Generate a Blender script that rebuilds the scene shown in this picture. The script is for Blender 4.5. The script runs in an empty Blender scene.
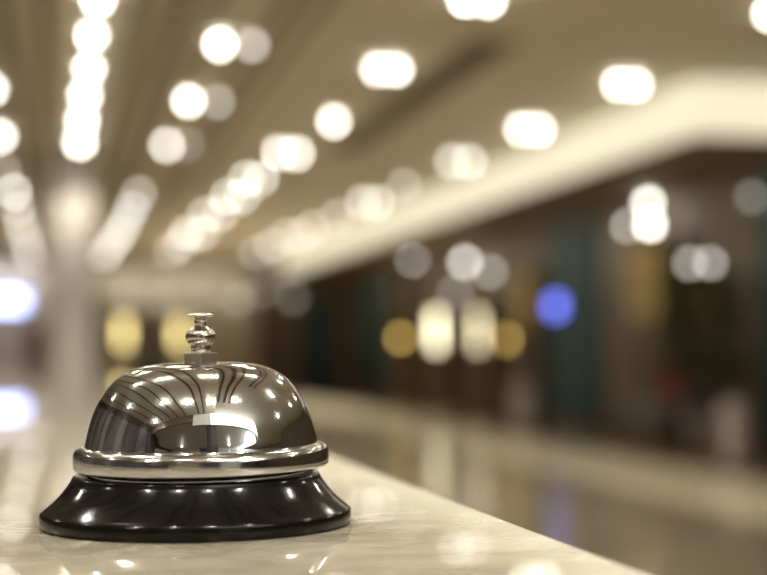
import bpy, bmesh, math, random
from mathutils import Vector, Matrix
random.seed(4)
S = bpy.context.scene
COL = S.collection
PI = math.pi

# ------------------------------------------------------------------ camera
FPX = 1480.0
YAW, PITCH, ROLL = math.atan(328.5 / FPX), math.atan(62.5 / FPX), math.radians(0.45)
TOP = 1.10                       # counter top height
CAM = Vector((0, 0, TOP + 0.0467))
fw = Vector((math.sin(YAW) * math.cos(PITCH), math.cos(YAW) * math.cos(PITCH), math.sin(PITCH)))
rt0 = Vector((math.cos(YAW), -math.sin(YAW), 0))
up0 = rt0.cross(fw)
rt = rt0 * math.cos(ROLL) - up0 * math.sin(ROLL)
up = up0 * math.cos(ROLL) + rt0 * math.sin(ROLL)

def ray(px, py):
    return fw * FPX + rt * (px - 383.5) - up * (py - 287.5)
def on_z(px, py, z):
    d = ray(px, py); return CAM + d * ((z - CAM.z) / d.z)
def on_x(px, py, x):
    d = ray(px, py); return CAM + d * ((x - CAM.x) / d.x)
def on_y(px, py, y):
    d = ray(px, py); return CAM + d * ((y - CAM.y) / d.y)
def depth(p):
    return (p - CAM).dot(fw)

cam = bpy.data.cameras.new('camera')
co = bpy.data.objects.new('camera', cam)
COL.objects.link(co)
m = Matrix((rt, up, -fw)).transposed().to_4x4()
m.translation = CAM
co.matrix_world = m
cam.lens = 50
cam.sensor_width = 767 * 50 / FPX
cam.clip_start = 0.01
cam.clip_end = 200
cam.dof.use_dof = True
cam.dof.focus_distance = 0.388
cam.dof.aperture_fstop = 50.0 / 9.9
S.camera = co

# ------------------------------------------------------------------ materials
def mat(name, color, rough=0.5, metal=0.0, noise=0.0, nscale=5.0, coat=0.0, emit=None, estr=0.0, bump=0.0, bscale=200.0, stretch=(1, 1, 1), color2=None, ior=1.45, nodetail=4):
    mt = bpy.data.materials.new(name)
    mt.use_nodes = True
    nt = mt.node_tree
    b = nt.nodes['Principled BSDF']
    b.inputs['Base Color'].default_value = (*color, 1)
    b.inputs['Roughness'].default_value = rough
    b.inputs['Metallic'].default_value = metal
    b.inputs['IOR'].default_value = ior
    b.inputs['Coat Weight'].default_value = coat
    b.inputs['Coat Roughness'].default_value = 0.05
    if noise > 0 or color2 or bump > 0:
        tc = nt.nodes.new('ShaderNodeTexCoord')
        mp = nt.nodes.new('ShaderNodeMapping')
        mp.inputs['Scale'].default_value = stretch
        nt.links.new(tc.outputs['Object'], mp.inputs['Vector'])
    if noise > 0 or color2:
        n = nt.nodes.new('ShaderNodeTexNoise')
        n.inputs['Scale'].default_value = nscale
        n.inputs['Detail'].default_value = nodetail
        nt.links.new(mp.outputs[0], n.inputs['Vector'])
        r = nt.nodes.new('ShaderNodeValToRGB')
        c2 = color2 or tuple(c * (1 - noise) for c in color)
        r.color_ramp.elements[0].color = (*c2, 1)
        r.color_ramp.elements[1].color = (*color, 1)
        r.color_ramp.elements[0].position = 0.3
        r.color_ramp.elements[1].position = 0.7
        nt.links.new(n.outputs['Fac'], r.inputs['Fac'])
        nt.links.new(r.outputs['Color'], b.inputs['Base Color'])
    if bump > 0:
        n2 = nt.nodes.new('ShaderNodeTexNoise')
        n2.inputs['Scale'].default_value = bscale
        n2.inputs['Detail'].default_value = 3
        nt.links.new(mp.outputs[0], n2.inputs['Vector'])
        bp = nt.nodes.new('ShaderNodeBump')
        bp.inputs['Strength'].default_value = bump
        bp.inputs['Distance'].default_value = 0.0005
        nt.links.new(n2.outputs['Fac'], bp.inputs['Height'])
        nt.links.new(bp.outputs['Normal'], b.inputs['Normal'])
    if emit:
        b.inputs['Emission Color'].default_value = (*emit, 1)
        b.inputs['Emission Strength'].default_value = estr
    return mt

_em = {}
def glow(color, strength):
    k = (tuple(round(c, 3) for c in color), round(strength, 2))
    if k not in _em:
        _em[k] = mat('glow', (0.8, 0.8, 0.8), 0.4, emit=color, estr=strength, noise=0.02, nscale=40)
    return _em[k]

# ------------------------------------------------------------------ mesh helpers
def link(name, bm, material, parent=None, smooth=False, loc=None):
    me = bpy.data.meshes.new(name)
    bmesh.ops.recalc_face_normals(bm, faces=bm.faces)
    bm.to_mesh(me); bm.free()
    if smooth:
        for p in me.polygons: p.use_smooth = True
    me.materials.append(material)
    o = bpy.data.objects.new(name, me)
    COL.objects.link(o)
    if parent: o.parent = parent
    if loc is not None: o.location = loc
    return o

def box(bm, lo, hi, bev=0.0):
    r = bmesh.ops.create_cube(bm, size=1.0)
    vs = r['verts']
    for v in vs:
        v.co = Vector([(lo[i] + hi[i]) / 2 + v.co[i] * (hi[i] - lo[i]) for i in range(3)])
    if bev > 0:
        es = list({e for v in vs for e in v.link_edges})
        bmesh.ops.bevel(bm, geom=es, offset=bev, segments=2, affect='EDGES', profile=0.5)

def boxes(name, lst, material, parent=None, bev=0.0):
    bm = bmesh.new()
    for lo, hi in lst: box(bm, lo, hi, bev)
    return link(name, bm, material, parent)

def lathe(bm, prof, n=48, axis='Z', origin=(0, 0, 0)):
    rings = []
    o = Vector(origin)
    def pt(r, z, a):
        x, y = r * math.cos(a), r * math.sin(a)
        return o + (Vector((x, y, z)) if axis == 'Z' else Vector((z, x, y)))
    for r, z in prof:
        if r <= 1e-7: rings.append([bm.verts.new(pt(0, z, 0))])
        else: rings.append([bm.verts.new(pt(r, z, 2 * PI * k / n)) for k in range(n)])
    for a, b in zip(rings, rings[1:]):
        for k in range(n):
            k2 = (k + 1) % n
            if len(a) == 1 and len(b) == 1: continue
            if len(a) == 1: bm.faces.new((a[0], b[k], b[k2]))
            elif len(b) == 1: bm.faces.new((a[k], b[0], a[k2]))
            else: bm.faces.new((a[k], b[k], b[k2], a[k2]))

def spline(pts, sub=6):
    out = []
    P = [pts[0]] + list(pts) + [pts[-1]]
    for i in range(1, len(P) - 2):
        for k in range(sub):
            t = k / sub
            out.append(tuple(0.5 * ((2 * P[i][j]) + (-P[i - 1][j] + P[i + 1][j]) * t + (2 * P[i - 1][j] - 5 * P[i][j] + 4 * P[i + 1][j] - P[i + 2][j]) * t * t
                       + (-P[i - 1][j] + 3 * P[i][j] - 3 * P[i + 1][j] + P[i + 2][j]) * t ** 3) for j in range(2)))
    out.append(tuple(pts[-1]))
    return out

def tag(o, label, cat, group=None):
    o['label'] = label; o['category'] = cat
    if group: o['group'] = group
    return o
def thing(name, label, cat, loc=(0, 0, 0), rz=0, group=None):
    o = bpy.data.objects.new(name, None)
    COL.objects.link(o)
    o.location = loc; o.rotation_euler = (0, 0, rz)
    o.empty_display_size = 0.1
    return tag(o, label, cat, group)
def structure(o):
    o['kind'] = 'structure'; return o

ORD = 'zero first second third fourth fifth sixth seventh eighth ninth tenth eleventh twelfth thirteenth fourteenth fifteenth sixteenth'.split()

# ------------------------------------------------------------------ palette
M = {}
M['ceiling'] = mat('ceiling_paint', (0.74, 0.70, 0.58), 0.7, noise=0.05, nscale=1.5)
M['slot'] = mat('ceiling_slot_brown', (0.16, 0.115, 0.075), 0.6, noise=0.2, nscale=6)
M['soffit'] = mat('dark_soffit', (0.18, 0.115, 0.05), 0.6, noise=0.2, nscale=2)
M['floor'] = mat('polished_floor_stone', (0.26, 0.21, 0.145), 0.16, noise=0.3, nscale=2.2, nodetail=8)
M['strip'] = mat('light_floor_stone', (0.80, 0.70, 0.50), 0.14, noise=0.15, nscale=3, nodetail=8)
M['shopfloor'] = mat('brown_shop_floor', (0.16, 0.11, 0.07), 0.2, noise=0.25, nscale=3)
M['wallbrown'] = mat('dark_brown_panel', (0.15, 0.108, 0.062), 0.5, noise=0.35, nscale=3, stretch=(1, 1, 0.3))
M['walltan'] = mat('tan_wall', (0.66, 0.58, 0.43), 0.7, noise=0.1, nscale=2)
M['wallpale'] = mat('pale_wall', (0.66, 0.64, 0.58), 0.7, noise=0.06, nscale=2)
M['lavender'] = mat('lavender_wall', (0.80, 0.76, 0.80), 0.7, noise=0.05, nscale=2)
M['teal'] = mat('dark_teal_stone', (0.009, 0.08, 0.09), 0.55, noise=0.4, nscale=4)
M['brown'] = mat('brown_stone', (0.17, 0.125, 0.08), 0.4, noise=0.3, nscale=4)
M['greystone'] = mat('grey_polished_stone', (0.50, 0.465, 0.43), 0.012, noise=0.12, nscale=4, ior=1.12)
M['darkwood'] = mat('dark_wood', (0.06, 0.04, 0.028), 0.45, noise=0.4, nscale=4, stretch=(1, 1, 0.2))
M['greygreen'] = mat('grey_green_panel', (0.19, 0.21, 0.18), 0.5, noise=0.3, nscale=3, stretch=(1, 1, 0.3))
M['mauve'] = mat('mauve_grey_panel', (0.13, 0.115, 0.12), 0.5, noise=0.4, nscale=5, stretch=(1, 1, 0.3))
M['whitemetal'] = mat('white_enamel', (0.8, 0.78, 0.72), 0.35, noise=0.03, nscale=20)
M['blackmetal'] = mat('black_metal', (0.02, 0.02, 0.02), 0.35, noise=0.2, nscale=20)
M['brass'] = mat('brass', (0.55, 0.40, 0.16), 0.3, 1.0, noise=0.1, nscale=20)
M['leaf'] = mat('dark_leaf', (0.035, 0.06, 0.012), 0.5, noise=0.4, nscale=6)
M['redcloth'] = mat('red_cloth', (0.45, 0.03, 0.035), 0.8, noise=0.2, nscale=30)
M['greycloth'] = mat('grey_cloth', (0.20, 0.18, 0.16), 0.8, noise=0.2, nscale=30)
M['whitepot'] = mat('pale_ceramic', (0.45, 0.40, 0.38), 0.4, noise=0.08, nscale=8)
M['counterbody'] = mat('counter_panel_stone', (0.40, 0.34, 0.26), 0.3, noise=0.2, nscale=3)

# ------------------------------------------------------------------ setting
CEIL = CAM.z + 2.30
XL, XR, YB, YF = -4.2, 8.0, -8.0, 40.0
XF = 5.32                                   # face of the lit cove
LIP = CAM.z + 1.78                          # bottom of the cove face
SHOP = CAM.z + 2.02                         # ceiling over the shops
YC = on_z(705, 78, CEIL).y                  # corner of the cove
TR0, TR1, TRZ = 0.08, 0.455, CEIL + 0.16    # recessed light channel

structure(boxes('ceiling', [
    ((XL, YB, CEIL), (TR0, YF, CEIL + .05)), ((TR1, YB, CEIL), (XF + .04, YF, CEIL + .05)),
    ((XF + .04, YB, CEIL), (XR, YC + .04, CEIL + .05)),
    ((TR0 - .05, YB, TRZ), (TR1 + .05, YF, TRZ + .05)),
    ((TR0 - .05, YB, CEIL + .05), (TR0, YF, TRZ)), ((TR1, YB, CEIL + .05), (TR1 + .05, YF, TRZ))], M['ceiling']))
structure(boxes('ceiling_shops', [((XF + .04, YC + .04, SHOP), (XR, YF, SHOP + .05))], M['soffit']))
structure(boxes('beam_far', [((XF, YF - 4.49, LIP + .031), (XF + .039, YF - .01, CEIL - .001))], M['brown']))
structure(boxes('floor', [((XL, YB, -.06), (4.5, YF, 0))], M['floor']))
structure(boxes('floor_strip', [((4.5, YB, -.06), (6.0, YF, 0))], M['strip']))
structure(boxes('floor_shops', [((6.0, YB, -.06), (XR, YF, 0))], M['shopfloor']))
structure(boxes('wall_left', [((XL - .1, YB, 0), (XL, YF, CEIL))], M['wallbrown']))
structure(boxes('wall_right', [((XR, YB, 0), (XR + .1, YF, CEIL))], M['wallbrown']))
structure(boxes('wall_far', [((-.3, YF, 0), (5.3, YF + .1, CEIL))], M['walltan']))
structure(boxes('wall_far_shops', [((5.3, YF, 0), (XR, YF + .1, SHOP))], M['brown']))
structure(boxes('wall_far_reception', [((XL, YF, 0), (-.3, YF + .1, CEIL))], M['lavender']))
structure(boxes('wall_back', [((XL, YB - .1, 0), (XR, YB, CEIL))], M['wallbrown']))

# dark slots along the ceiling
n = 0
for x, w in [(-3.4, .07), (-2.7, .07), (-2.1, .07), (-1.6, .07), (-1.1, .07), (-.35, .08), (-.08, .06), (.56, .07), (.80, .10), (1.02, .07), (1.50, .08), (1.72, .06)]:
    n += 1
    y0 = YB if x < .3 else (-1.0 if x < 1.2 else .6)
    structure(boxes('trim_%d' % n, [((x - w / 2, y0, CEIL - .012), (x + w / 2, YF, CEIL + .01))], M['slot']))

# lit coves
def cove_mat(color, st):
    return mat('cove_diffuser', (.25, .24, .21), .6, emit=color, estr=st, noise=.05, nscale=3)
cove = cove_mat((1.0, .91, .66), .90)
covew = cove_mat((1.0, .97, .90), 5.0)
SHOP_FILL = 9.5
def lit_cove(name, label, facelist, lip, mface, washer=None):
    t = thing(name, label, 'cove light')
    boxes('light_panel', facelist, mface, t)
    boxes('lip', lip, M['soffit'], t)
    if washer: boxes('added_wall_washer', washer, glow((1, .86, .62), SHOP_FILL), t)  # added strip, hidden behind the cove face, to brighten the shop side
    return t
lit_cove('cove_light', 'long glowing cream cove light band, turning a corner above the dark shops', [
    ((XF, YC, LIP + .03), (XF + .035, YF - 4.5, CEIL - .015)), ((XF + .035, YC, LIP + .03), (XR - .02, YC + .035, CEIL - .015))],
    [((XF, YC, LIP), (XF + .09, YF - .02, LIP + .03)), ((XF + .09, YC, LIP), (XR - .02, YC + .09, LIP + .03))], cove,
    [((XF + .05, YC + .2, LIP + .06), (XF + .07, YF - .1, LIP + .16))])

# room behind the camera, mirrored in the dome
BY = -2.1
lit_cove('cove_light', 'bright white cove light band seen as the broad gleam in the bell dome', [
    ((.25, BY - .035, LIP - .27), (3.4, BY, CEIL - .015)), ((3.365, -5.5, LIP - .27), (3.4, BY - .035, CEIL - .015))],
    [((-.65, BY - .09, LIP - .30), (3.4, BY, LIP - .27)), ((3.31, -5.5, LIP - .30), (3.4, BY - .09, LIP - .27))], covew)
structure(boxes('ceiling_behind', [((XL, -5.5, LIP + .2), (3.3, BY - .09, LIP + .25))], M['wallpale']))
structure(boxes('beam_behind_pale', [((-.65, BY - .035, LIP - .27), (.25, BY, CEIL - .001))], M['wallpale']))
structure(boxes('beam_behind', [((XL, BY - .09, LIP), (-.65, BY, CEIL - .001))], M['brown']))
structure(boxes('wall_back_brown', [((XL, -5.6, 0), (-.75, -5.5, LIP + .2))], M['walltan']))
structure(boxes('wall_back_panel', [((XL + .01, -4.6, 1.6), (XL + .12, -2.9, 2.75))], M['wallpale']))
structure(boxes('wall_back_pale', [((.7, -5.6, 0), (3.3, -5.5, LIP + .2))], M['wallpale']))
structure(boxes('wall_back_dark', [((.1, -5.6, 0), (.7, -5.5, LIP + .2))], M['darkwood']))
structure(boxes('wall_back_grey', [((-.75, -5.6, 0), (.1, -5.5, LIP + .2))], M['mauve']))
structure(boxes('column_back', [((0, -3.3, 0), (.62, -2.8, LIP + .2))], M['darkwood']))
n = 20
for y0, y1, mm, zt in [(-2.7, -1.8, 'mauve', 3.05), (-1.6, -.8, 'mauve', 3.05), (-.5, .2, 'mauve', 3.05), (.5, 1.1, 'greygreen', 3.05), (1.4, 2.2, 'mauve', 3.05), (2.6, 3.3, 'greygreen', 3.05), (3.7, 5.0, 'mauve', 3.05), (6, 8, 'greygreen', 3.05), (9, 14, 'mauve', 3.05)]:
    n += 1
    structure(boxes('trim_%d' % n, [((XL, y0, .1), (XL + .08, y1, zt))], M[mm]))

structure(boxes('trim_60', [((XL, YB, 3.04), (XL + .1, 20, CEIL - .001))], M['darkwood']))

# polished grey column near the counter's end
ct = thing('square_column', 'grey polished stone column beyond the end of the counter, between the ceiling light rows', 'column', (.20, 17.9, 0))
boxes('shaft', [((-.235, -.235, .12), (.235, .235, CEIL - .001))], M['greystone'], ct, .01)
boxes('plinth', [((-.27, -.27, 0), (.27, .27, .12))], M['darkwood'], ct, .01)

# ------------------------------------------------------------------ counter
def marble():
    mt = bpy.data.materials.new('beige_marble')
    mt.use_nodes = True
    nt = mt.node_tree; b = nt.nodes['Principled BSDF']
    N = nt.nodes.new; L = nt.links.new
    tc = N('ShaderNodeTexCoord')
    mp = N('ShaderNodeMapping'); mp.inputs['Rotation'].default_value = (0, 0, .5); mp.inputs['Scale'].default_value = (1, 2.2, 1)
    L(tc.outputs['Object'], mp.inputs['Vector'])
    n1 = N('ShaderNodeTexNoise'); n1.inputs['Scale'].default_value = 22; n1.inputs['Detail'].default_value = 8; n1.inputs['Roughness'].default_value = .6; n1.inputs['Distortion'].default_value = .8
    L(mp.outputs[0], n1.inputs['Vector'])
    r1 = N('ShaderNodeValToRGB')
    e = r1.color_ramp.elements
    e[0].position = .33; e[0].color = (.30, .265, .205, 1)
    e[1].position = .68; e[1].color = (.44, .40, .32, 1)
    L(n1.outputs['Fac'], r1.inputs['Fac'])
    n2 = N('ShaderNodeTexNoise'); n2.inputs['Scale'].default_value = 9; n2.inputs['Detail'].default_value = 6; n2.inputs['Distortion'].default_value = 2.0
    L(mp.outputs[0], n2.inputs['Vector'])
    r2 = N('ShaderNodeValToRGB')
    e = r2.color_ramp.elements
    e[0].position = .47; e[0].color = (0, 0, 0, 1)
    e[1].position = .53; e[1].color = (0, 0, 0, 1)
    mid = r2.color_ramp.elements.new(.5); mid.color = (.35, .35, .35, 1)
    L(n2.outputs['Fac'], r2.inputs['Fac'])
    mx = N('ShaderNodeMix'); mx.data_type = 'RGBA'
    L(r2.outputs['Color'], mx.inputs[0]); L(r1.outputs['Color'], mx.inputs[6])
    mx.inputs[7].default_value = (.66, .63, .57, 1)
    L(mx.outputs[2], b.inputs['Base Color'])
    b.inputs['Roughness'].default_value = .006
    n3 = N('ShaderNodeTexNoise'); n3.inputs['Scale'].default_value = 60; n3.inputs['Detail'].default_value = 4
    L(tc.outputs['Object'], n3.inputs['Vector'])
    bp = N('ShaderNodeBump'); bp.inputs['Strength'].default_value = .05; bp.inputs['Distance'].default_value = .0004
    L(n3.outputs['Fac'], bp.inputs['Height']); 
    return mt
M['marble'] = marble()
pa, pb = on_z(645, 575, TOP), on_z(330, 450, TOP)
EX = (pa.x + pb.x) / 2
print('counter edge x', pa.x, pb.x)
cn = thing('reception_counter', 'long reception counter with polished beige marble top, carrying the silver bell', 'counter')
boxes('countertop', [((-.95, -1.2, TOP - .04), (EX, 11.0, TOP))], M['marble'], cn, .003)
boxes('front_panel', [((EX - .10, -1.15, .1), (EX - .06, 10.95, TOP - .04))], M['counterbody'], cn)
boxes('kickboard', [((EX - .16, -1.15, 0), (EX - .12, 10.95, .1))], M['darkwood'], cn)
boxes('side_panel', [((-.9, 10.85, 0), (EX - .12, 10.95, TOP - .04))], M['counterbody'], cn)
boxes('side_panel', [((-.9, -1.15, 0), (EX - .12, -1.05, TOP - .04))], M['counterbody'], cn)

# ------------------------------------------------------------------ bell
def chrome(name, color, rough, brushed=False):
    mt = bpy.data.materials.new(name); mt.use_nodes = True
    nt = mt.node_tree; b = nt.nodes['Principled BSDF']
    b.inputs['Metallic'].default_value = 1
    b.inputs['Base Color'].default_value = (*color, 1)
    b.inputs['Roughness'].default_value = rough
    tc = nt.nodes.new('ShaderNodeTexCoord')
    n = nt.nodes.new('ShaderNodeTexNoise')
    n.inputs['Detail'].default_value = 4
    mp = nt.nodes.new('ShaderNodeMapping')
    nt.links.new(tc.outputs['Object'], mp.inputs['Vector']); nt.links.new(mp.outputs[0], n.inputs['Vector'])
    n.inputs['Scale'].default_value = 900 if brushed else 120
    mp.inputs['Scale'].default_value = (1, 1, .03) if brushed else (1, 1, 1)
    mr = nt.nodes.new('ShaderNodeMapRange')
    mr.inputs['To Min'].default_value = rough * .6; mr.inputs['To Max'].default_value = rough * 1.5
    nt.links.new(n.outputs['Fac'], mr.inputs['Value']); nt.links.new(mr.outputs[0], b.inputs['Roughness'])
    if brushed:
        bp = nt.nodes.new('ShaderNodeBump'); bp.inputs['Strength'].default_value = .12; bp.inputs['Distance'].default_value = .0002
        nt.links.new(n.outputs['Fac'], bp.inputs['Height']); nt.links.new(bp.outputs['Normal'], b.inputs['Normal'])
    return mt
M['chrome'] = chrome('polished_chrome', (.565, .58, .61), .03)
M['rim'] = chrome('brushed_chrome', (.52, .52, .52), .12, True)
M['nut'] = chrome('satin_nickel', (.47, .42, .36), .3)
M['nickel'] = chrome('nickel', (.50, .455, .395), .14)
M['blackgloss'] = mat('black_gloss_plastic', (0.006, 0.005, 0.0045), .11, noise=.1, nscale=60, ior=1.33)

U = 0.0002716
OFF = Vector((math.cos(YAW), -math.sin(YAW), 0)) * .0014
DZ = -.2      # the base is a little lower than first measured
dd = ray(197.1, 525)
bc = CAM + dd * (0.4019 / dd.dot(fw)); bc.z = TOP
bell = thing('service_bell', 'silver domed service bell with black flared base, standing on the marble counter', 'bell', bc)
TILT = Matrix.Rotation(math.radians(-.45), 3, Vector((math.sin(YAW), math.cos(YAW), 0))) @ Matrix.Rotation(math.radians(1.2), 3, Vector((math.cos(YAW), -math.sin(YAW), 0)))
PIV = Vector((0, 0, 54 * U)) + OFF
def tilt(bm, off):
    if off is OFF:
        for v in bm.verts: v.co = PIV + TILT @ (v.co - PIV)
def lat(name, prof, material, parent, n=96, sr=.987, dz=DZ, off=OFF):
    bm = bmesh.new()
    p = [(r * U * sr, ((z if z < 80 or z > 166 else 80 + (z - 80) * .955) + dz) * U) for r, z in prof]
    lathe(bm, p, n, origin=off)
    tilt(bm, off)
    return link(name, bm, material, parent, True)
base = [(148, 0), (153, .6), (156, 2.6), (156.4, 8), (156.3, 13), (155.4, 15.6), (153.4, 17.2)] + spline([(152.4, 17.8), (145.8, 23.6), (137.8, 31.5), (131, 40.3), (126.2, 47.4), (124.2, 51.8)], 5) + \
       [(122.6, 53.4), (120.5, 54), (117.5, 53.4), (116, 51), (115, 46), (0, 46)]
base_o = lat('base', [(r, z * 51 / 54) for r, z in base], M['blackgloss'], bell, sr=.987, dz=0, off=(0, 0, 0))
lat('support_plate', [(0, 46.8), (112.5, 46.6), (113.2, 49), (113.4, 54.2), (112.5, 55), (109, 55.2), (0, 55.2)], M['rim'], bell)
dome = lat('dome', [(109, 62), (112.5, 80)] + [(117.6, 79.4)] + spline([(117, 81.5), (115.4, 89), (110.2, 108.5), (103, 125.5), (92.6, 141), (81.5, 151.3), (66.5, 159.2), (50, 163.2), (32, 165), (14, 165.6)], 6) + [(0, 165.7)], M['chrome'], bell, 128)
lat('rim', [(112, 64), (112.5, 58.4), (114, 57.6), (125.6, 57.4), (127.6, 58.2), (128.4, 60), (128.6, 66), (128.5, 71.5), (127.8, 74.5), (126, 77), (123.5, 78.6), (120.5, 79.6), (117.5, 80.6), (113, 80.8), (112, 64)], M['rim'], dome, 128)
lat('washer', [(0, 164.2), (14.5, 164.2), (15.2, 165.5), (15, 168.4), (13.6, 169.6), (0, 169.6)], M['nickel'], bell, 40, dz=DZ - 7.4)
bm = bmesh.new(); hs = 11.8 * U
box(bm, (-hs, -hs, (168.8 + DZ - 7.4) * U), (hs, hs, (178.4 + DZ - 7.4) * U), .9 * U)
az = math.atan2(bc.x, bc.y)
for v in bm.verts: v.co.rotate(Matrix.Rotation(PI / 4 - az - .02, 3, 'Z')); v.co += OFF
tilt(bm, OFF)
link('square_nut', bm, M['nut'], bell)
post = lat('striker_post', [(0, 178.2), (10.2, 178.2), (10.2, 184.5)] + [(15.4 * math.cos(a) ** .72, 194.3 + 10.0 * math.sin(a)) for a in [math.radians(t) for t in (-58, -50, -42, -32, -22, -12, -4, 4, 12, 22, 32, 42, 52, 60, 67, 72)]] + [(6.4, 203.8), (0, 203.8)], M['nickel'], bell, 40, dz=DZ - 7.4)
plunger = lat('plunger', [(0, 203), (6.2, 203), (6.2, 213.5), (0, 213.5)], M['nickel'], bell, 32, dz=DZ - 7.4)
lat('button_cap', [(0, 213.2), (7, 213.2), (13.2, 214), (14.1, 214.4), (14.1, 215.2), (12, 216.3), (7, 217.2), (0, 217.5)], M['nickel'], plunger, 40, dz=DZ - 6.6)

# ------------------------------------------------------------------ ceiling lights
SPOT_W = 120.0
GB, GD = .17, .58
WARM = (1.0, .93, .80)
lamp_rim = M['whitemetal']
def downlight(loc, label, group, lenses=1, strength=110.0, ghost_strength=None, spot=True, px=None, spot_w=None, col=(1, .97, .88), gap=None, rad=None):
    """a globe ceiling light, or a twin one, fixed to the ceiling above loc"""
    d = max(.5, (loc - CAM).length)
    r = rad or min(.2, max(.034, d * (px or (8.0 if strength > 30 else 6.5)) / 2 / FPX))
    t = thing('ceiling_light' if lenses == 1 else 'twin_or_mirrored_light', label, 'ceiling light', loc, 0, group)
    g = gap if gap is not None else r * 2.2
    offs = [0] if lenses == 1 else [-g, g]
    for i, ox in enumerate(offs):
        bm = bmesh.new()
        lathe(bm, [(0, 0), (r * .95, 0), (r * .95, -.012), (r * .6, -.02), (0, -.02)], 24, origin=(ox, 0, 0))
        link('ceiling_plate', bm, lamp_rim, t, True)
        bm = bmesh.new()
        bmesh.ops.create_uvsphere(bm, u_segments=18, v_segments=12, radius=r)
        for v in bm.verts: v.co = v.co + Vector((ox, 0, -.016 - r))
        st = strength if (i == 0 or ghost_strength is None) else ghost_strength
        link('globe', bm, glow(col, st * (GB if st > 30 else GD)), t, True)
    if spot:
        sl = bpy.data.lights.new('downlight_beam', 'SPOT')
        sl.energy = spot_w or SPOT_W
        sl.color = WARM
        sl.spot_size = math.radians(110); sl.spot_blend = .7
        sl.shadow_soft_size = .03
        so = bpy.data.objects.new('downlight_beam', sl)
        COL.objects.link(so); so.parent = t
        so.location = (0, 0, -.06 - 2 * r)
    return t

def lamp_row(pts, rowname, group, z, xfix=None):
    k = 0
    for p in pts:
        px_, py_, kw = p
        k += 1
        P = on_z(px_, py_, z - .016 - min(.2, max(.034, (on_z(px_, py_, z) - CAM).length * 4.2 / FPX)))
        if xfix is not None: P.x = xfix
        P.z = z
        if py_ > 222: kw = dict(kw, spot_w=330)
        downlight(P, '%s ceiling light from the front in the row %s' % (ORD[k], rowname), group, **kw)

B = dict(strength=140)
lamp_row([(98, 0, B), (92, 36, B), (89, 69, B), (85, 96, B), (82, 121, B), (80, 143, B)],
         'inside the recessed channel above the counter', 'lights in the recessed channel', TRZ, None)
def D(s, **k): return dict(strength=s, **k)
lamp_row([(236, 45, dict(strength=140, lenses=2, ghost_strength=8, gap=.12)), (203, 102, dict(strength=120, lenses=2, ghost_strength=7, gap=.13)), (177, 146, dict(strength=70, lenses=2, ghost_strength=3, gap=.11)),  # dim second globe stands in for each lamp's reflection in the channel side
          (139, 195, D(11, col=(1, .9, .78))), (132, 210, D(13, col=(.9, .93, 1))), (126, 222, D(11)), (121, 233, D(11)), (115, 242, D(11)), (109, 251, D(9)), (104, 257, D(7))],
         'just outside the recessed channel', 'lights of the second row', CEIL, None)
T = dict(lenses=2)
lamp_row([(477, 0, dict(strength=140, lenses=2)), (387, 70, dict(strength=120, lenses=2)), (334, 122, D(110)), (288, 154, dict(strength=80, lenses=2)), (254, 180, dict(strength=20, lenses=2)),
          (235, 198, dict(strength=18, lenses=2)), (213, 216, dict(strength=14, lenses=2)), (194, 235, dict(strength=14, lenses=2)), (181, 245, D(10)), (171, 252, D(7))],
         'along the middle of the ceiling', 'lights of the middle row', CEIL, None)
lamp_row([(770, 14, D(120)), (627, 85, dict(strength=120, lenses=2)), (530, 130, dict(strength=100, lenses=2)), (461, 162, dict(strength=40, lenses=2)), (404, 187, D(8)), (370, 204, dict(strength=15, lenses=2)),
          (337, 218, D(8)), (312, 229, D(8)), (294, 237, dict(strength=8, lenses=2)), (272, 247, D(8)), (256, 254, D(6))],
         'beside the glowing cove band', 'lights beside the cove', CEIL, None)
lamp_row([(-9, 90, D(120)), (0, 137, D(110)), (4, 173, D(8, col=(1, .93, .75))), (14, 193, D(22)), (18, 211, D(11)), (21, 226, D(10)), (25, 239, D(8)), (28, 250, D(7)), (31, 258, D(5))],
         'on the far side of the counter', 'lights behind the counter', CEIL, None)
# lamps overhead, mirrored as sparkles in the dome, plus added fill lamps
for x, y, z in [(.27, 1.53, TRZ), (.27, -1.05, TRZ), (.27, 4.1, TRZ), (.27, 6.6, TRZ), (1.22, -.68, CEIL), (1.22, 2.19, CEIL), (1.22, 4.9, CEIL), (1.22, 7.5, CEIL), (2.68, 1.09, CEIL), (2.68, 3.8, CEIL), (2.68, 6.2, CEIL),
                (-.65, -.87, CEIL), (-.65, 1.72, CEIL), (-.65, 4.3, CEIL), (-.65, 6.9, CEIL), (-1.55, -.37, CEIL), (-1.55, 2.2, CEIL), (4.82, .2, CEIL), (4.82, 2.9, CEIL), (4.82, 5.6, CEIL), (-3.2, -1.6, CEIL), (-3.2, 1.2, CEIL), (-3.2, 4.2, CEIL), (.4, -4.3, LIP + .2), (1.9, -4.3, LIP + .2), (-2.2, -4.3, LIP + .2)]:  # left-wall and rearmost lamps are added to brighten the walls there
    inroom = y < -4
    downlight(Vector((x, y, z)), 'globe ceiling light out of view, a sparkle on the bell dome or added wall fill', 'overhead lights mirrored in the bell', strength=150 if inroom else 800, rad=.06, spot_w=60)

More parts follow.
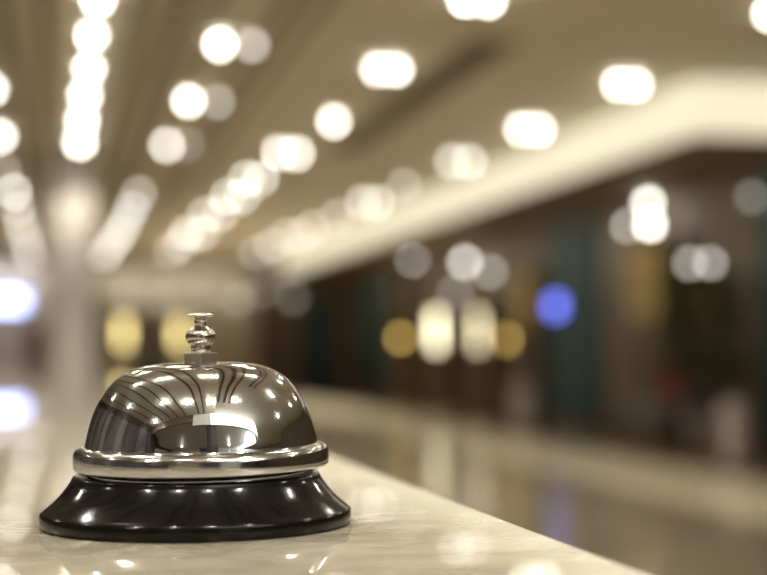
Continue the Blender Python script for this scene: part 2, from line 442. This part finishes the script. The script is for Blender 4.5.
# slot vent
va, vb = on_z(500, 40, CEIL), on_z(340, 150, CEIL)
vt = thing('linear_vent', 'long dark slot vent in the ceiling between two rows of lights', 'vent', ((va.x + vb.x) / 2, (va.y + vb.y) / 2, CEIL))
hl = abs(va.y - vb.y) / 2
boxes('frame', [((-.17, -hl, -.012), (-.14, hl, 0)), ((.14, -hl, -.012), (.17, hl, 0)), ((-.14, -hl, -.012), (.14, -hl + .03, 0)), ((-.14, hl - .03, -.012), (.14, hl, 0))], M['slot'], vt)
boxes('slats', [((-.13 + i * .06, -hl + .03, -.010), (-.10 + i * .06, hl - .03, -.001)) for i in range(5)], M['slot'], vt)
boxes('backing', [((-.14, -hl + .03, -.003), (.14, hl - .03, -.0005))], M['darkwood'], vt)

# ------------------------------------------------------------------ shop side (face X = XR)
def fspan(px0, px1, py0, py1):
    """y range and z range on the shop wall that the pixel box covers"""
    a, b = on_x(px0, (py0 + py1) / 2, XR - .35), on_x(px1, (py0 + py1) / 2, XR - .35)
    c = (px0 + px1) / 2
    return sorted((a.y, b.y)) + [on_x(c, py1, XR - .35).z, on_x(c, py0, XR - .35).z]

def pilaster(px0, px1, material, label, word, group):
    y0, y1, _, _ = fspan(px0, px1, 300, 340)
    t = thing(word, label, 'pilaster', (XR - .003, (y0 + y1) / 2, 0), 0, group)
    h = (y1 - y0) / 2
    boxes('shaft', [((-.28, -h, .15), (0, h, SHOP - .15))], M[material], t, .01)
    boxes('base', [((-.34, -h - .05, 0), (0, h + .05, .15))], M['darkwood'], t, .01)
    boxes('capital', [((-.34, -h - .05, SHOP - .15), (0, h + .05, SHOP - .002))], M['darkwood'], t, .01)
pilaster(545, 592, 'teal', 'dark teal stone pilaster behind the glowing blue sign', 'teal_pilaster', 'teal pilasters')
pilaster(362, 376, 'teal', 'dark teal stone pilaster before the brightly lit display cases, further down the hall', 'teal_pilaster', 'teal pilasters')
pilaster(756, 800, 'teal', 'dark teal stone pilaster nearest the camera, cut by the picture edge', 'teal_pilaster', 'teal pilasters')
pilaster(598, 628, 'brown', 'brown stone pilaster beside the dim golden shelves', 'stone_pilaster', 'brown pilasters')
pilaster(384, 395, 'brown', 'brown stone pilaster at the far end of the bright display cases', 'stone_pilaster', 'brown pilasters')

def case(px0, px1, py0, py1, lab, color, strength, shelves, bodymat='wallbrown', name='display_case', depth_=.4, inner=None, litspan=None):
    y0, y1, z0, z1 = fspan(px0, px1, py0, py1)
    t = thing(name, lab, 'display case', (XR - .003, (y0 + y1) / 2, 0), 0, 'display cases in the shop wall')
    h = (y1 - y0) / 2
    w = min(.06, h * .2)
    boxes('cabinet', [((-depth_, -h, 0), (0, h, z0 - .02)), ((-depth_, -h, z0 - .02), (-depth_ + .04, -h + w, z1 + .08)), ((-depth_ + .04, -h, z0 - .02), (0, h, z1 + .08)), ((-depth_, h - w, z0 - .02), (-depth_ + .04, h, z1 + .08)), ((-depth_, -h + w, z1 + .005), (-depth_ + .04, h - w, z1 + .08))], M[bodymat], t)
    boxes('light_panel', [((-depth_ - .01, -h + w, z0), (-depth_ + .02, h - w, z1))], mat('lit_shelf_panel', tuple(.22 * c for c in color), .6, emit=color, estr=strength, noise=.25, nscale=3), t)
    for i in range(shelves):
        z = z0 + (z1 - z0) * (i + 1) / (shelves + 1)
        boxes('shelf', [((-depth_ - .05, -h + w, z), (-depth_ - .011, h - w, z + .025))], M['brass'], t)
    return t
GOLD = (1, .66, .17)
case(435, 443, 313, 348, 'tall display case with the brightest cream glow on the shop wall', (1, .90, .60), 6.5, 1)
case(477, 485, 313, 348, 'cream glowing display case just beside the brightest one', (1, .87, .56), 3.8, 2)
case(400, 406, 334, 342, 'small golden glowing display case beyond the bright pair', GOLD, 6.0, 0)
case(507, 513, 334, 345, 'small golden glowing display case between the bright pair and the blue sign', GOLD, 4.0, 0)
case(634, 664, 245, 318, 'dim golden display case with shelves beside the brown pilaster', GOLD, .13, 3)
case(520, 534, 275, 325, 'dim golden niche close to the blue sign', GOLD, .16, 1)

# glowing blue sign
y0, y1, z0, z1 = fspan(551, 563, 297, 315)
sg = thing('blue_sign', 'small glowing blue sign on the dark teal pilaster', 'sign', (XR - .306, (y0 + y1) / 2, (z0 + z1) / 2))
h = (y1 - y0) / 2; v = (z1 - z0) / 2
boxes('housing', [((-.06, -h, -v), (.02, h, v))], M['blackmetal'], sg, .01)
boxes('screen', [((-.075, -h * .9, -v * .9), (-.06, h * .9, v * .9))], glow((.10, .17, 1.0), 4.0), sg)

def wall_lamp(px, py, strength, label, col=(1, .96, .88), r=None, X=None):
    Xp = X or XR
    P = on_x(px, py, Xp - .2)
    r = depth(P) * (r or 4.2) / FPX
    t = thing('wall_lamp', label, 'wall lamp', (Xp, P.y, P.z), 0, 'globe lamps on the shop wall')
    bm = bmesh.new()
    lathe(bm, [(0, 0), (.06, 0), (.06, -.02), (.015, -.03), (.015, -.2 + r * .9), (0, -.2 + r * .9)], 16, 'X')
    link('bracket', bm, M['blackmetal'], t, True)
    bm = bmesh.new(); bmesh.ops.create_uvsphere(bm, u_segments=16, v_segments=10, radius=r)
    link('globe', bm, glow(col, strength), t, True, (-.2, 0, 0))
wl = [(650, 225, 19, 'bright globe lamp above the dim golden shelves'), (628, 226, 4.5, 'dim globe lamp on the brown pilaster side of the bright globe'),
      (690, 263, 4.5, 'globe lamp over the dark plant, nearer to the golden shelves'), (710, 263, 5.0, 'globe lamp straight above the dark plant'),
      (752, 197, 1.9, 'dim globe lamp high up beside the nearest teal pilaster'), (562, 236, 1.4, 'dim globe lamp high above the blue sign'),
      (465, 262, 8.5, 'bright globe lamp above the cream display cases'), (490, 272, 3.2, 'dim globe lamp right after the bright one above the cream display cases'),
      (413, 258, 7.5, 'globe lamp above the small far golden display case'), (455, 292, 2.0, 'faint globe lamp low over the brightest display case')]
for px_, py_, s_, l_ in wl: wall_lamp(px_, py_, s_, l_, X=XR - .285 if px_ == 628 else None)
P = on_z(649, 198, SHOP)
downlight(Vector((min(P.x, 7.8), P.y, SHOP)), 'bright ceiling light in the dark shop ceiling over the golden shelves', 'lights in the shop ceiling', strength=29, spot_w=25, px=8)
for yy in (14, 19, 24, 29, 35, 41):
    pass

# plants, seat, pedestal
def plant(loc, hgt, spread, label, nleaf=70, pot='whitepot'):
    t = thing('potted_plant', label, 'plant', loc)
    bm = bmesh.new(); lathe(bm, [(0, 0), (.15, 0), (.21, .36), (.23, .38), (.19, .38), (.17, .3), (0, .3)], 24)
    link('pot', bm, M[pot], t, True)
    bm = bmesh.new(); lathe(bm, [(0, .3), (.03, .3), (.02, hgt * .8), (0, hgt * .8)], 8)
    link('stem', bm, M['darkwood'], t, True)
    bm = bmesh.new()
    for i in range(nleaf):
        a = random.uniform(0, 2 * PI); z = random.uniform(.35, 1.0) * hgt; ln = random.uniform(.25, .45)
        rr = spread * random.uniform(.15, .75)
        c = Vector((math.cos(a) * rr, math.sin(a) * rr, z))
        dirv = Vector((math.cos(a), math.sin(a), random.uniform(-.2, .9))).normalized()
        side = dirv.cross(Vector((0, 0, 1))).normalized() * ln * .22
        nrm = side.cross(dirv).normalized()
        pts = [c, c + dirv * ln * .5 + side + nrm * .03, c + dirv * ln + nrm * -.04, c + dirv * ln * .5 - side + nrm * .03]
        vs = [bm.verts.new(p) for p in pts] ; lo = [bm.verts.new(p - nrm * .004) for p in pts]
        bm.faces.new(vs); bm.faces.new(lo[::-1])
        for k in range(4): bm.faces.new((vs[k], lo[k], lo[(k + 1) % 4], vs[(k + 1) % 4]))
    link('foliage', bm, M['leaf'], t)
P = on_x(702, 400, 7.1)
plant((P.x, P.y, 0), 1.95, .42, 'tall dark leafy potted plant under the pair of globe lamps', 110)

P = on_x(664, 410, 7.3)
ac = thing('armchair', 'low grey armchair by the shop wall with a red cushion on it', 'armchair', (P.x, P.y, 0))
boxes('seat', [((-.3, -.32, .2), (.3, .32, .44))], M['greycloth'], ac, .04)
boxes('backrest', [((.26, -.38, .2), (.42, .38, .85))], M['greycloth'], ac, .05)
boxes('armrest', [((-.3, -.42, .2), (.3, -.31, .6))], M['greycloth'], ac, .03)
boxes('armrest', [((-.3, .31, .2), (.3, .42, .6))], M['greycloth'], ac, .03)
for sx in (-.25, .33):
    for sy in (-.34, .34): boxes('leg', [((sx - .02, sy - .02, 0), (sx + .02, sy + .02, .21))], M['darkwood'], ac)
bm = bmesh.new(); bmesh.ops.create_uvsphere(bm, u_segments=24, v_segments=14, radius=1)
for v_ in bm.verts:
    x, y, z = v_.co
    f_ = lambda q: math.copysign(abs(q) ** .5, q)
    v_.co = Vector((x * .09, f_(y) * .22, f_(z) * .21))
cu = link('cushion', bm, M['redcloth'], None, True, (P.x + .12, P.y, .655))
tag(cu, 'plump red cushion propped on the grey armchair', 'cushion')

def pedestal(P, r, hh, label, name, cat, mm):
    t = thing(name, label, cat, (P.x, P.y, 0))
    bm = bmesh.new(); lathe(bm, [(0, .04), (r, .04), (r, hh - .03), (r * .98, hh - .03), (0, hh - .03)], 28); link('body', bm, M[mm], t)
    bm = bmesh.new(); lathe(bm, [(0, 0), (r * 1.1, 0), (r * 1.1, .04), (0, .04)], 28); link('base', bm, M['blackmetal'], t)
    bm = bmesh.new(); lathe(bm, [(0, hh - .03), (r * 1.06, hh - .03), (r * 1.06, hh), (r * .7, hh + .015), (0, hh + .015)], 28); link('lid', bm, M[mm], t)
P = on_z(735, 468, 0)
pedestal(P, .13, .62, 'pale round bin standing on the shop floor near the nearest teal pilaster', 'waste_bin', 'bin', 'whitepot')
P = on_z(524, 428, 0)
pedestal(P, .17, .62, 'small pale round bin standing below the dim golden niche', 'waste_bin', 'bin', 'whitepot')

# ------------------------------------------------------------------ far wall
def far(px0, px1, py0, py1, mmat, name, label, cat, frame=None, group=None, dz=.06, floor=False):
    a = on_y(px0, py0, YF); b = on_y(px1, py1, YF)
    z0 = 0 if floor else b.z
    t = thing(name, label, cat, ((a.x + b.x) / 2, YF, z0), 0, group)
    h = (b.x - a.x) / 2; v = a.z - z0
    boxes('panel' if cat != 'screen' else 'display', [((-h + .04, -dz, .04), (h - .04, -dz + .03, v - .04))], mmat, t)
    boxes('frame', [((-h, -dz - .01, 0), (-h + .04, 0, v)), ((h - .04, -dz - .01, 0), (h, 0, v)), ((-h + .04, -dz - .01, v - .04), (h - .04, 0, v)), ((-h + .04, -dz - .01, 0), (h - .04, 0, .04))], frame or M['darkwood'], t)
    return t
YEL = (1, .80, .30)
far(118, 129, 318, 348, glow(YEL, 3.6), 'lit_window', 'yellow lit window in the far wall nearer the column', 'window', group='yellow windows in the far wall')
far(173, 185, 320, 348, glow(YEL, 3.2), 'lit_window', 'yellow lit window in the far wall straight behind the bell button', 'window', group='yellow windows in the far wall')
far(140, 162, 312, 380, M['darkwood'], 'wooden_door', 'dark wooden door between the two yellow windows', 'door', floor=True)
far(262, 300, 318, 381, M['brown'], 'wooden_door', 'wide brown door at the shop end of the far wall', 'door', floor=True)
far(88, 104, 300, 381, M['brown'], 'wooden_door', 'narrow brown door just beside the column', 'door', floor=True)
far(306, 330, 295, 381, M['teal'], 'teal_door', 'tall dark teal door at the end of the hall below the cove', 'door', floor=True)
far(27, 46, 325, 381, M['brown'], 'wooden_door', 'brown door under the glowing bluish screen', 'door', floor=True)
far(-30, 27, 292, 311, glow((.45, .53, 1.0), 5.5), 'wall_screen', 'bright bluish white screen high on the lavender end wall', 'screen', M['blackmetal'])
for i, (px_, py_, s_) in enumerate([(125, 295, .9), (162, 300, .75), (238, 301, 1.2), (262, 292, .7), (293, 298, .8), (200, 300, .6)]):
    P = on_y(px_, py_, YF - .2)
    r = depth(P) * 4.6 / FPX
    t = thing('wall_lamp', '%s round lamp along the upper part of the tan far wall, counting from the column' % ORD[[1, 2, 4, 5, 6, 3][i]], 'wall lamp', (P.x, YF, P.z), 0, 'round lamps on the far wall')
    boxes('bracket', [((-.05, -.2 + r * .9, -.05), (.05, 0, .05))], M['brass'], t)
    bm = bmesh.new(); bmesh.ops.create_uvsphere(bm, u_segments=16, v_segments=10, radius=r)
    link('globe', bm, glow((1, .95, .84), s_), t, True, (0, -.2, 0))

def washer(x0, x1, lab, L):  # added fixtures that brighten the end wall; housing hides their glow from view
    t = thing('added_wall_washer', lab, 'ceiling light', ((x0 + x1) / 2, YF - .75, CEIL), 0, 'added wall washers before the end wall')
    h = (x1 - x0) / 2
    boxes('housing', [((-h, -.06, -.14), (h, -.03, 0)), ((-h, -.03, -.03), (h, .05, 0))], M['whitemetal'], t)
    boxes('diffuser', [((-h + .02, -.028, -.11), (h - .02, -.012, -.05))], glow((1, .96, .92), L), t)
washer(-4.0, -.35, 'long slim added light fixture under the ceiling, brightening the lavender end wall', 24)
washer(.9, 5.0, 'long slim added light fixture under the ceiling, brightening the tan end wall', 13)

# ------------------------------------------------------------------ world and view
w = bpy.data.worlds.new('world'); S.world = w
w.use_nodes = True
w.node_tree.nodes['Background'].inputs[0].default_value = (1, .9, .75, 1)
w.node_tree.nodes['Background'].inputs[1].default_value = .05
S.view_settings.view_transform = 'Standard'
S.view_settings.look = 'None'
S.view_settings.gamma = 1
S.view_settings.exposure = 0
cy = S.cycles
cy.use_adaptive_sampling = False
cy.use_denoising = True
cy.denoising_input_passes = 'RGB_ALBEDO_NORMAL'
cy.max_bounces = 8
cy.diffuse_bounces = 4
cy.glossy_bounces = 4
cy.sample_clamp_indirect = 40
cy.caustics_reflective = False
cy.caustics_refractive = False
